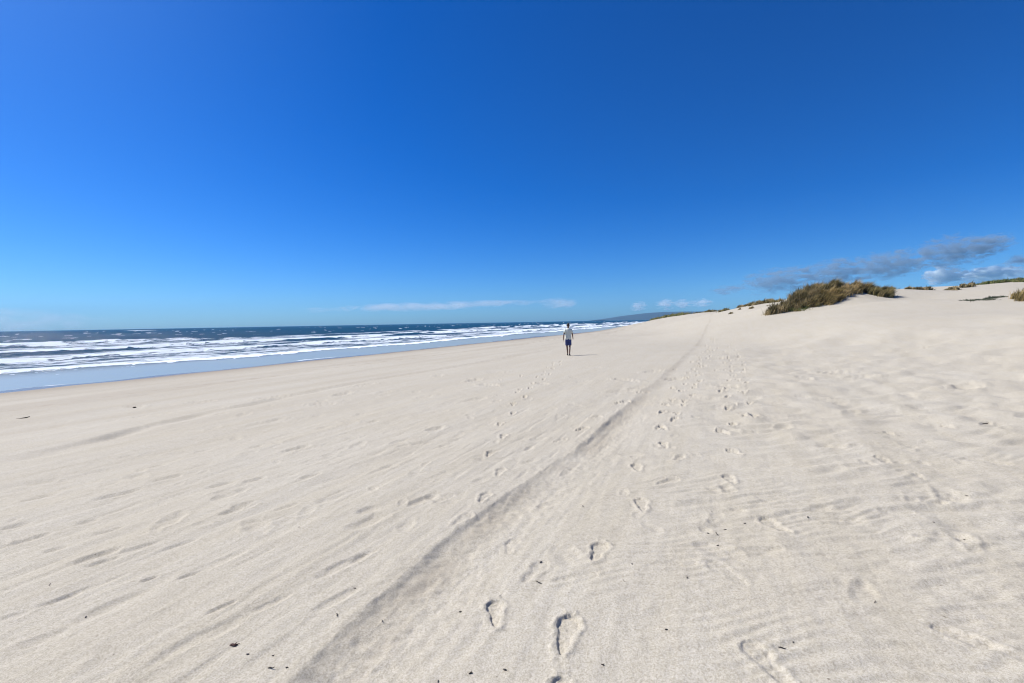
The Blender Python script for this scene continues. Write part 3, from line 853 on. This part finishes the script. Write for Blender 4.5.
def px_region(polys):
    """sampler over an irregular patch: list of (px, Y, radius px, radius Y) blobs"""
    bl = np.array(polys, float)
    wgt = bl[:, 2] * bl[:, 3]; wgt = wgt / wgt.sum()
    def f(n):
        # scattered tussocks of uneven size, blades gathered round each
        nt = max(6, n // 55) if n > 1000 else (1 if n < 400 else max(3, n // 250))
        kt = rng.choice(len(bl), nt, p=wgt)
        a_ = rng.uniform(0, 2 * np.pi, nt); r_ = np.sqrt(rng.uniform(0, 1, nt))
        tpx = bl[kt, 0] + r_ * np.cos(a_) * bl[kt, 2]; tY = bl[kt, 1] + r_ * np.sin(a_) * bl[kt, 3]
        tX = (tpx - W / 2) / FPX * tY
        sz = rng.lognormal(0, .5, nt)
        q = rng.choice(nt, n, p=sz / sz.sum())
        sg = (0.16 if n > 1000 else (0.13 if n < 400 else 0.22)) * np.sqrt(sz[q]) * np.maximum(1, tY[q] / 60)
        Xd, Yd = tX[q] + rng.normal(0, 1, n) * sg, tY[q] + rng.normal(0, 1, n) * sg
        # a thinner carpet between them
        m = rng.uniform(0, 1, n) < (0.22 if n > 2000 else 0.0)
        k = rng.choice(len(bl), n, p=wgt)
        aa = rng.uniform(0, 2 * np.pi, n); rr = np.sqrt(rng.uniform(0, 1, n))
        Y2 = bl[k, 1] + rr * np.sin(aa) * bl[k, 3]; X2 = (bl[k, 0] + rr * np.cos(aa) * bl[k, 2] - W / 2) / FPX * Y2
        return np.where(m, X2, Xd), np.where(m, Y2, Yd)
    return f

def plant(name, label, cat, blobs, n, hmin, hmax, wdt, m, group=None, **kw):
    V, q, tr, tn = blades(n, px_region(blobs), hmin, hmax, wdt, **kw)
    c = V.mean(0); c[2] = V[:, 2].min()
    o = mesh_np(name, V - c, [q, tr], m, smooth=False)
    o.location = c
    vattr(o, 'tone', tn)
    tag(o, label, cat, group)
    return o
G1 = 'clumps of marram grass on the big hummock'
plant('grass_clump', 'small dark bushy grass tuft at the left foot of the big hummock', 'grass clump', [(778, 43.8, 10, .8), (784, 44.8, 9, .9), (771, 43.6, 4, .4)], 2600, .5, .95, .022, G_DARK, G1, spread=.55, lean=(.15, 0))
plant('grass_clump', 'large dark olive grass mass on the left shoulder of the big hummock', 'grass clump', [(800, 45.2, 11, 1.4), (808, 46.8, 12, 1.4), (812, 45.0, 10, 1.3), (797, 46.6, 7, 1.0)], 5600, .6, 1.05, .022, G_DARK, G1, spread=.55, lean=(.15, 0), tone=(0, .85))
plant('grass_clump', 'tan and olive grass on the very top of the big hummock', 'grass clump', [(824, 47.4, 13, 1.2), (834, 47.8, 8, .9)], 3300, .6, 1.0, .022, G_OLIVE, G1, spread=.5, lean=(.3, 0))
plant('grass_clump', 'golden brown grass hanging down the front of the big hummock', 'grass clump', [(826, 44.9, 14, 1.3), (816, 44.5, 12, .8), (838, 45.3, 9, 1.0)], 3900, .5, .85, .022, G_GOLD, G1, spread=.65, lean=(.3, -.15), tone=(0, .8))
plant('grass_clump', 'low yellow green grass fringe at the front left foot of the hummock', 'grass clump', [(800, 43.8, 12, .4), (812, 43.8, 9, .3)], 1300, .2, .45, .020, G_GREEN, G1, spread=.6, lean=(.2, 0), tone=(.3, 1))
plant('grass_clump', 'golden windblown grass tuft right of the hummock top', 'grass clump', [(850, 47.0, 12, 1.2), (860, 47.2, 10, 1.0), (846, 46.0, 8, .8)], 3300, .55, .95, .022, G_GOLD, G1, spread=.45, lean=(.4, 0))
plant('grass_clump', 'dark grass tuft at the right end of the hummock, tips bent right', 'grass clump', [(874, 46.6, 9, .9), (882, 46.0, 7, .7), (868, 47.0, 6, .7), (888, 45.6, 4, .5)], 3000, .5, .85, .022, G_OLIVE, G1, spread=.4, lean=(.55, -.05), tone=(0, .75))
G2 = 'grass on the low dune ridge left of the big hummock'
plant('grass_clump', 'olive strip of grass along the top of the low ridge left of the big hummock', 'grass clump', [(757, 70, 10, 1.6), (768, 69.5, 10, 1.6), (776, 69, 8, 1.5)], 2600, .35, .7, .03, G_OLIVE, G2, lean=(.25, 0))
plant('grass_clump', 'dark matted grass on the face of the low ridge', 'grass clump', [(747, 70.2, 10, 1.3), (741, 71, 6, 1), (754, 68.5, 8, .8)], 1800, .2, .45, .03, G_DARK, G2, spread=.8)
plant('grass_clump', 'dark grass at the left tip of the low ridge', 'grass clump', [(729, 76.5, 6, 1.2), (724, 78, 5, 1.2)], 700, .25, .5, .035, G_OLIVE, G2, tone=(0, .7))
plant('grass_clump', 'flat dark grass streak on pale sand below the low ridge', 'grass clump', [(762, 64, 5, .35), (768, 62.5, 4, .3)], 300, .1, .22, .03, G_DARK, G2, spread=.9)
for q_, (px_, Yd_) in enumerate([(740, 66), (732, 63), (751, 63.5)]):
    plant('grass_clump', ['small round dark tuft on sand under the low ridge tip', 'lone dark tuft on sand furthest left below the low ridge', 'tiny dark tuft on sand below the matted ridge face'][q_], 'grass tuft', [(px_, Yd_, 1.6, .3)], 160, .15, .35, .03, G_DARK, G2)
plant('grass_clump', 'long yellow green grass band capping the far headland by the surf', 'grass clump', [(654, 229, 4, 6), (661, 215, 6, 8), (669, 196, 7, 9), (677, 176, 6, 9), (683, 160, 5, 6)], 6000, .6, 1.3, .12, G_GREEN, None, tone=(.45, 1), spread=.5)
plant('grass_clump', 'thin dark line of grass along the far beach crest', 'grass clump', [(692, 140, 8, 4), (704, 120, 8, 3), (714, 106, 6, 2.5)], 1600, .2, .6, .06, G_OLIVE, None, tone=(0, .8))
plant('dune_plant', 'low green dune vegetation along the crest at the right edge', 'dune plants', [(1005, 90, 16, 5), (1024, 86, 14, 5), (985, 93, 14, 4), (968, 95, 10, 3), (1050, 84, 20, 5)], 7000, .3, .65, .07, G_GREEN, None, spread=.6)
plant('dune_plant', 'dark low line of plants where the green crest dips to the gap', 'dune plants', [(952, 70, 8, 2), (965, 74, 8, 2), (940, 98, 10, 3)], 1500, .3, .6, .06, G_DARK, None)
plant('dune_plant', 'dark low shrub with tan grass on the crest right of the hummock', 'dune plants', [(912, 54.2, 6, .6), (922, 53.4, 5, .6), (926, 53, 3, .5)], 1300, .2, .42, .03, G_DARK, None, tone=(0, 1), spread=.8)
plant('dune_plant', 'thin dark strip of plants on the crest just right of the hummock', 'dune plants', [(884, 56, 5, .8), (891, 55.5, 5, .6)], 700, .2, .42, .03, G_OLIVE, None, tone=(0, .6))
cp = ground_hits([(974, 301), (984, 300.5), (991, 298.5), (998, 297.3), (1003, 297)])
blobs = [((g[0] / g[1]) * FPX + W / 2, g[1], rr_, ry_) for g, rr_, ry_ in zip(cp, (7, 7, 6, 5, 4), (.9, .8, .9, .5, .4))]
plant('creeping_dune_plant', 'flat grey green creeping plant alone on the pale right slope', 'dune plants', blobs, 1700, .06, .18, .03, G_GREY, None, spread=1.3, lean=(0, 0), tone=(0, .8))
cp = ground_hits([(1022, 299), (1030, 300)])
blobs = [((g[0] / g[1]) * FPX + W / 2, g[1] + .3, rr_, .6) for g, rr_ in zip(cp, (6, 8))]
plant('grass_clump', 'reddish tan grass tuft cut off by the right edge', 'grass clump', blobs, 1400, .4, .8, .02, G_GOLD, None, tone=(.1, .8))

# ------------------------------------------------------------------ the walker
def simple_mat(name, col, rough=0.8, var=0.12, sc=30):
    m, nt_, b = mat(name)
    pos = N(nt_, 'ShaderNodeTexCoord').outputs['Object']
    dark = tuple(x * (1 - var * 2) for x in col)
    c = mixc(nt_, tnoise(nt_, pos, sc, 3), dark, col)
    nt_.links.new(c, b.inputs['Base Color'])
    b.inputs['Roughness'].default_value = rough
    return m
M_SKIN = simple_mat('skin', (0.15, 0.075, 0.048), .6, .05)
M_SHIRT = simple_mat('pale_shirt', (0.72, 0.76, 0.66), .9, .15, 12)
M_SHORT = simple_mat('blue_shorts', (0.035, 0.055, 0.20), .9, .15, 14)
M_HAIR = simple_mat('dark_hair', (0.015, 0.012, 0.010), .6, .2, 60)
M_SHOE = simple_mat('dark_shoe', (0.03, 0.028, 0.03), .6, .2, 40)

def skin_obj(name, verts, edges, radii_, m, parent, root=0, sub=2):
    me = bpy.data.meshes.new(name)
    me.from_pydata(verts, edges, [])
    me.materials.append(m)
    o = bpy.data.objects.new(name, me); COL.objects.link(o); o.parent = parent
    md = o.modifiers.new('Skin', 'SKIN'); md.use_smooth_shade = True
    sv = me.skin_vertices[0].data
    for i, r in enumerate(radii_):
        sv[i].radius = r if isinstance(r, tuple) else (r, r)
        sv[i].use_root = (i == root)
    s = o.modifiers.new('Subsurf', 'SUBSURF'); s.levels = sub; s.render_levels = sub
    # bake the modifiers so the figure is one plain mesh
    bpy.context.view_layer.update()
    dg = bpy.context.evaluated_depsgraph_get()
    nm = bpy.data.meshes.new_from_object(o.evaluated_get(dg))
    o.modifiers.clear(); o.data = nm
    for p in nm.polygons: p.use_smooth = True
    return o

pf = ground_hits([(568.5, 355.5)])[0]
walker = empty('person', (pf[0], pf[1], h1(pf[0], pf[1]) - 0.004), math.radians(-8))
walker.scale = (.86, .95, .95)
tag(walker, 'person seen from behind walking away in pale t-shirt and blue shorts', 'person')
# local axes: x right, y forward (away), z up. seen from behind.
bv, be, br = [], [], []
def addv(co, r, parent=None):
    bv.append(co); br.append(r)
    if parent is not None: be.append((parent, len(bv) - 1))
    return len(bv) - 1
pel = addv((0, 0, .93), (.135, .10))
sp1 = addv((0, .01, 1.08), (.125, .085), pel)
sp2 = addv((0, .015, 1.24), (.145, .095), sp1)
sp3 = addv((0, .01, 1.39), (.12, .085), sp2)
nk = addv((0, .02, 1.475), .050, sp3)
nk2 = addv((0, .03, 1.54), .052, nk)
hd1 = addv((0, .04, 1.60), (.068, .080), nk2)
hd2 = addv((0, .045, 1.665), (.074, .088), hd1)
hd3 = addv((0, .04, 1.715), (.050, .060), hd2)
# legs: left back foot pushing off, right planted; close together as in the photo
for s, foot, knee, ank in ((-1, None, (-.085, .17, .50), (-.055, .22, .085)), (1, None, (.085, .03, .48), (.068, -.17, .105))):
    hp = addv((s * .085, 0, .86), .088, pel)
    th1 = addv(tuple(np.array((s * .088, 0, .86)) * .5 + np.array(knee) * .5), .076, hp)
    kn = addv(knee, .055, th1)
    cf = addv((knee[0] * .6 + ank[0] * .4, knee[1] * .6 + ank[1] * .4 - .015, .36), .054, kn)
    an = addv(ank, .036, cf)
    f1_ = addv((ank[0], ank[1] + .06, .040), (.040, .032), an)
    f2_ = addv((ank[0] + s * .01, ank[1] + .15, .026), (.042, .022), f1_)
for s, el, wr in ((-1, (-.255, -.07, 1.17), (-.285, -.10, .93)), (1, (.25, .05, 1.16), (.275, .20, .95))):
    shd = addv((s * .175, .01, 1.40), .056, sp3)
    el_ = addv(el, .038, shd)
    fa = addv(tuple(np.array(el) * .7 + np.array(wr) * .3), .038, el_)
    w_ = addv(wr, .026, fa)
    wv_ = Vector(wr); dirn = (wv_ - Vector(el)).normalized()
    pm = addv(tuple(wv_ + dirn * .055), (.036, .018), w_)
    side = Vector((0, 1, 0))
    for k, (off, ln_) in enumerate(((-.026, .060), (-.009, .072), (.009, .075), (.026, .066))):
        b1 = wv_ + dirn * .085 + side * off
        b2 = b1 + dirn * ln_ * .5 + Vector((-s * .008, 0, 0))
        b3 = b1 + dirn * ln_ + Vector((-s * .024, 0, 0))
        i1 = addv(tuple(b1), .0095, pm); i2 = addv(tuple(b2), .0088, i1); addv(tuple(b3), .0075, i2)
    t1 = addv(tuple(wv_ + dirn * .03 + side * .038), .011, w_)
    addv(tuple(wv_ + dirn * .075 + side * .052), .009, t1)
body = skin_obj('body', bv, be, br, M_SKIN, walker)
# hair cap
def ell(name, c, r, m, parent, cut=None, seg=24):
    bm = bmesh.new(); bmesh.ops.create_uvsphere(bm, u_segments=seg, v_segments=16, radius=1)
    for v in bm.verts:
        k = 1 + 0.05 * math.sin(v.co.x * 9 + v.co.z * 7) * math.cos(v.co.y * 8)
        v.co = Vector((c[0] + v.co.x * r[0] * k, c[1] + v.co.y * r[1] * k, c[2] + v.co.z * r[2] * k))
    if cut:
        bmesh.ops.bisect_plane(bm, geom=bm.verts[:] + bm.edges[:] + bm.faces[:], plane_co=cut[0], plane_no=cut[1], clear_outer=True)
        bmesh.ops.contextual_create(bm, geom=[e for e in bm.edges if e.is_boundary])
    for f in bm.faces: f.smooth = True
    me = bpy.data.meshes.new(name); bm.to_mesh(me); bm.free(); me.materials.append(m)
    o = bpy.data.objects.new(name, me); COL.objects.link(o); o.parent = parent
    return o
ell('hair', (0, .030, 1.675), (.090, .104, .098), M_HAIR, walker, ((0, .05, 1.60), (0, .35, -.9)))
for s in (-1, 1): ell('ear', (s * .084, .045, 1.625), (.012, .022, .032), M_SKIN, walker)
ell('nose', (0, .143, 1.615), (.014, .020, .026), M_SKIN, walker)
# shirt, with loose sleeves and hem
def loft(name, rings, m, parent, seg=28, close_top=False, wr=0.0, thick=.006):
    """rings: (centre, rx, ry, tilt axis vector or None)"""
    V, F = [], []
    for i, (c, rx, ry, ax) in enumerate(rings):
        az = Vector(ax).normalized() if ax else Vector((0, 0, 1))
        ex = (Vector((1, 0, 0)) - az * az.x)
        if ex.length < .2: ex = Vector((0, 1, 0)) - az * az.y
        ex.normalize(); ey = az.cross(ex)
        for k in range(seg):
            t = 2 * math.pi * k / seg
            f = 1 + wr * math.sin(5 * t + i * .8) + wr * .6 * math.sin(9 * t - i)
            V.append(Vector(c) + ex * rx * f * math.cos(t) + ey * ry * f * math.sin(t))
    for i in range(len(rings) - 1):
        for k in range(seg):
            a = i * seg + k; b_ = i * seg + (k + 1) % seg
            F.append((a, b_, b_ + seg, a + seg))
    me = bpy.data.meshes.new(name); me.from_pydata([tuple(v) for v in V], [], F); me.materials.append(m)
    o = bpy.data.objects.new(name, me); COL.objects.link(o); o.parent = parent
    md = o.modifiers.new('Solidify', 'SOLIDIFY'); md.thickness = thick
    for p in me.polygons: p.use_smooth = True
    return o
loft('t_shirt', [((0, .0, .88), .185, .135, None), ((0, .0, .98), .175, .128, None), ((0, .01, 1.10), .168, .120, None), ((0, .015, 1.22), .176, .124, None),
                 ((0, .012, 1.33), .188, .122, None), ((0, .01, 1.41), .190, .110, None), ((0, .01, 1.455), .150, .092, None), ((0, .015, 1.485), .085, .075, None), ((0, .02, 1.50), .064, .064, None)], M_SHIRT, walker, wr=.025)
for s, el in ((-1, (-.255, -.07, 1.17)), (1, (.25, .05, 1.16))):
    a_, b_ = Vector((s * .14, .01, 1.425)), Vector(el)
    d_ = (b_ - a_)
    loft('sleeve', [(tuple(a_ + d_ * t), r_, r_, tuple(d_)) for t, r_ in ((0, .078), (.25, .082), (.5, .078), (.78, .074))], M_SHIRT, walker, seg=18, wr=.03)
sh_ = loft('shorts', [((0, 0, .99), .150, .112, None), ((0, 0, .92), .170, .125, None), ((0, .0, .84), .180, .130, None), ((0, .01, .77), .180, .125, None)], M_SHORT, walker, wr=.02)
for s, knee in ((-1, (-.085, .17, .50)), (1, (.085, .03, .48))):
    a_, b_ = Vector((s * .088, 0, .86)), Vector(knee)
    d_ = b_ - a_
    loft('shorts_leg', [(tuple(a_ + d_ * t), r_, r_, tuple(d_)) for t, r_ in ((-.05, .088), (.2, .098), (.5, .102), (.78, .100))], M_SHORT, walker, seg=20, wr=.03)
for s, ank in ((-1, (-.055, .22, 0)), (1, (.068, -.17, 0.018))):
    sv_ = [(ank[0], ank[1] - .045, .045 + ank[2] * 1.6), (ank[0], ank[1] + .03, .052 + ank[2]), (ank[0] + s * .008, ank[1] + .12, .040), (ank[0] + s * .012, ank[1] + .20, .032)]
    skin_obj('shoe', sv_, [(0, 1), (1, 2), (2, 3)], [(.042, .042), (.047, .050), (.050, .036), (.042, .028)], M_SHOE, walker, root=1)

# ------------------------------------------------------------------ beach wrack and crumbs
M_KELP = simple_mat('dry_kelp', (0.075, 0.022, 0.014), .7, .3, 60)
M_DARKW = simple_mat('dark_driftwood', (0.040, 0.030, 0.022), .9, .3, 60)
M_SHELL = simple_mat('dark_shell', (0.05, 0.045, 0.04), .5, .3, 80)
def twig_mesh(name, paths, m, loc, rz=0.0):
    """paths: list of polylines with radius, in metres, lying on the sand"""
    V, F = [], []
    for pts in paths:
        b0 = len(V); seg = 7
        P_ = [Vector(p[:3]) for p in pts]
        for i, p in enumerate(pts):
            t = (P_[min(i + 1, len(P_) - 1)] - P_[max(i - 1, 0)]).normalized()
            ex = t.cross(Vector((0, 0, 1))).normalized(); ez = ex.cross(t)
            for k in range(seg):
                a = 2 * math.pi * k / seg
                rr_ = p[3] * (1 + random.uniform(-.25, .25))
                V.append(tuple(P_[i] + ex * rr_ * math.cos(a) + ez * rr_ * math.sin(a)))
        for i in range(len(pts) - 1):
            for k in range(seg):
                a = b0 + i * seg + k; c_ = b0 + i * seg + (k + 1) % seg
                F.append((a, c_, c_ + seg, a + seg))
        F.append(tuple(b0 + k for k in range(seg))[::-1]); F.append(tuple(b0 + (len(pts) - 1) * seg + k for k in range(seg)))
    me = bpy.data.meshes.new(name); me.from_pydata(V, [], F); me.materials.append(m)
    for p in me.polygons: p.use_smooth = True
    o = bpy.data.objects.new(name, me); COL.objects.link(o)
    o.location = loc; o.rotation_euler.z = rz
    return o
def zfull(x, y):
    X_, Y_ = np.array([float(x)]), np.array([float(y)])
    b_ = base_h(X_, Y_); r = math.hypot(x, y)
    return float((b_ + relief(X_, Y_, b_, np.array([max(0.004, r * r / 728 * .4)])))[0])
g = ground_hits([(234, 647)])[0]
o = twig_mesh('seaweed_scrap', [[(-.045, 0, .004, .002), (-.02, .008, .008, .006), (0, 0, .010, .007), (.02, .012, .008, .005), (.036, .024, .012, .002)],
                                [(-.035, -.012, .004, .002), (-.01, -.004, .008, .006), (.012, -.006, .006, .004), (.03, -.002, .004, .002)],
                                [(0, 0, .008, .004), (.006, .018, .014, .003), (.004, .030, .018, .001)]], M_KELP, (g[0], g[1], zfull(*g)), -.3)
o.scale = (.62,) * 3
tag(o, 'reddish brown scrap of dried seaweed on the sand at lower left', 'seaweed')
g = ground_hits([(25, 418.5)])[0]
o = twig_mesh('driftwood', [[(-.50, 0, .01, .02), (-.25, .02, .03, .04), (0, 0, .06, .055), (.22, .03, .10, .05), (.42, .02, .15, .03)], [(0, 0, .06, .04), (.08, -.05, .10, .035), (.22, -.08, .11, .02)], [(-.8, .03, .0, .012), (-.5, 0, .01, .018)]], M_DARKW, (g[0], g[1], zfull(*g)), .25)
o.scale = (.22,) * 3
tag(o, 'dark piece of driftwood on the wet line at far left', 'driftwood')
g = ground_hits([(134, 407.5)])[0]
o = twig_mesh('driftwood', [[(-.10, 0, .02, .03), (0, 0, .06, .07), (.09, .01, .06, .05), (.14, .02, .03, .02)]], M_DARKW, (g[0], g[1], zfull(*g)), .2)
o.scale = (.36,) * 3
tag(o, 'small dark lump of driftwood on the beach below the surf', 'driftwood')
CR_ALL = [(438, 679), (382, 618), (287, 670), (632, 566), (539, 582), (666, 632), (687, 580), (725, 530), (745, 524), (708, 536), (717, 536.5), (718, 547),
      (541, 561), (967, 497), (934, 526), (793, 647), (782, 653), (964, 542), (808, 519), (271, 671), (273, 658), (248, 657), (337, 617), (355, 589), (243, 617),
      (86, 617), (16, 621), (50, 586), (73, 674), (471, 673), (505, 672), (505, 670), (529, 678), (624, 583), (636, 585), (460, 608), (312, 529), (299, 529), (300, 526), (985, 424), (924, 347), (772, 331), (834, 334),
      (712, 511), (902, 625), (875, 606), (770, 616), (603, 667), (560, 509), (583, 505), (573, 506)]
CR = [c_ for i_, c_ in enumerate(CR_ALL) if i_ < 24 or i_ % 2]
crg = ground_hits(CR)
def crumb_proto(k):
    if k == 0: return [[(-.010, 0, .003, .003), (0, .002, .006, .005), (.010, 0, .004, .003)]]
    if k == 1: return [[(-.018, 0, .003, .0015), (-.005, .003, .006, .0028), (.012, -.002, .008, .0022), (.020, .003, .012, .001)]]
    return [[(-.012, 0, .003, .002), (0, .003, .006, .004), (.008, .001, .004, .002)], [(0, .003, .005, .002), (.004, .012, .008, .001)]]
protos = [None] * 3
CL = ['tiny dark pebble like bit of wrack lying on the pale sand', 'tiny dark twig lying on the pale sand', 'tiny forked dark scrap of wrack on the pale sand']
CN = ['pebble', 'twig', 'wrack_scrap']
CC = ['pebble', 'twig', 'wrack']
for i, g in enumerate(crg):
    k = i % 3
    d_ = math.hypot(*g)
    sc_ = (0.55 + 0.45 * random.random()) * max(1.0, min(d_ / 3.0, 4.0) * .8)
    loc = (g[0], g[1], zfull(*g) - .001)
    if protos[k] is None:
        o = twig_mesh(CN[k], crumb_proto(k), M_DARKW if k else M_SHELL, loc)
        protos[k] = o
    else:
        o = protos[k].copy(); COL.objects.link(o); o.location = loc
    o.rotation_euler.z = random.uniform(0, 6.28); o.scale = (sc_,) * 3
    tag(o, CL[k], CC[k], ['dark pebbles strewn on the beach', 'dark twigs strewn on the beach', 'scraps of wrack strewn on the beach'][k])
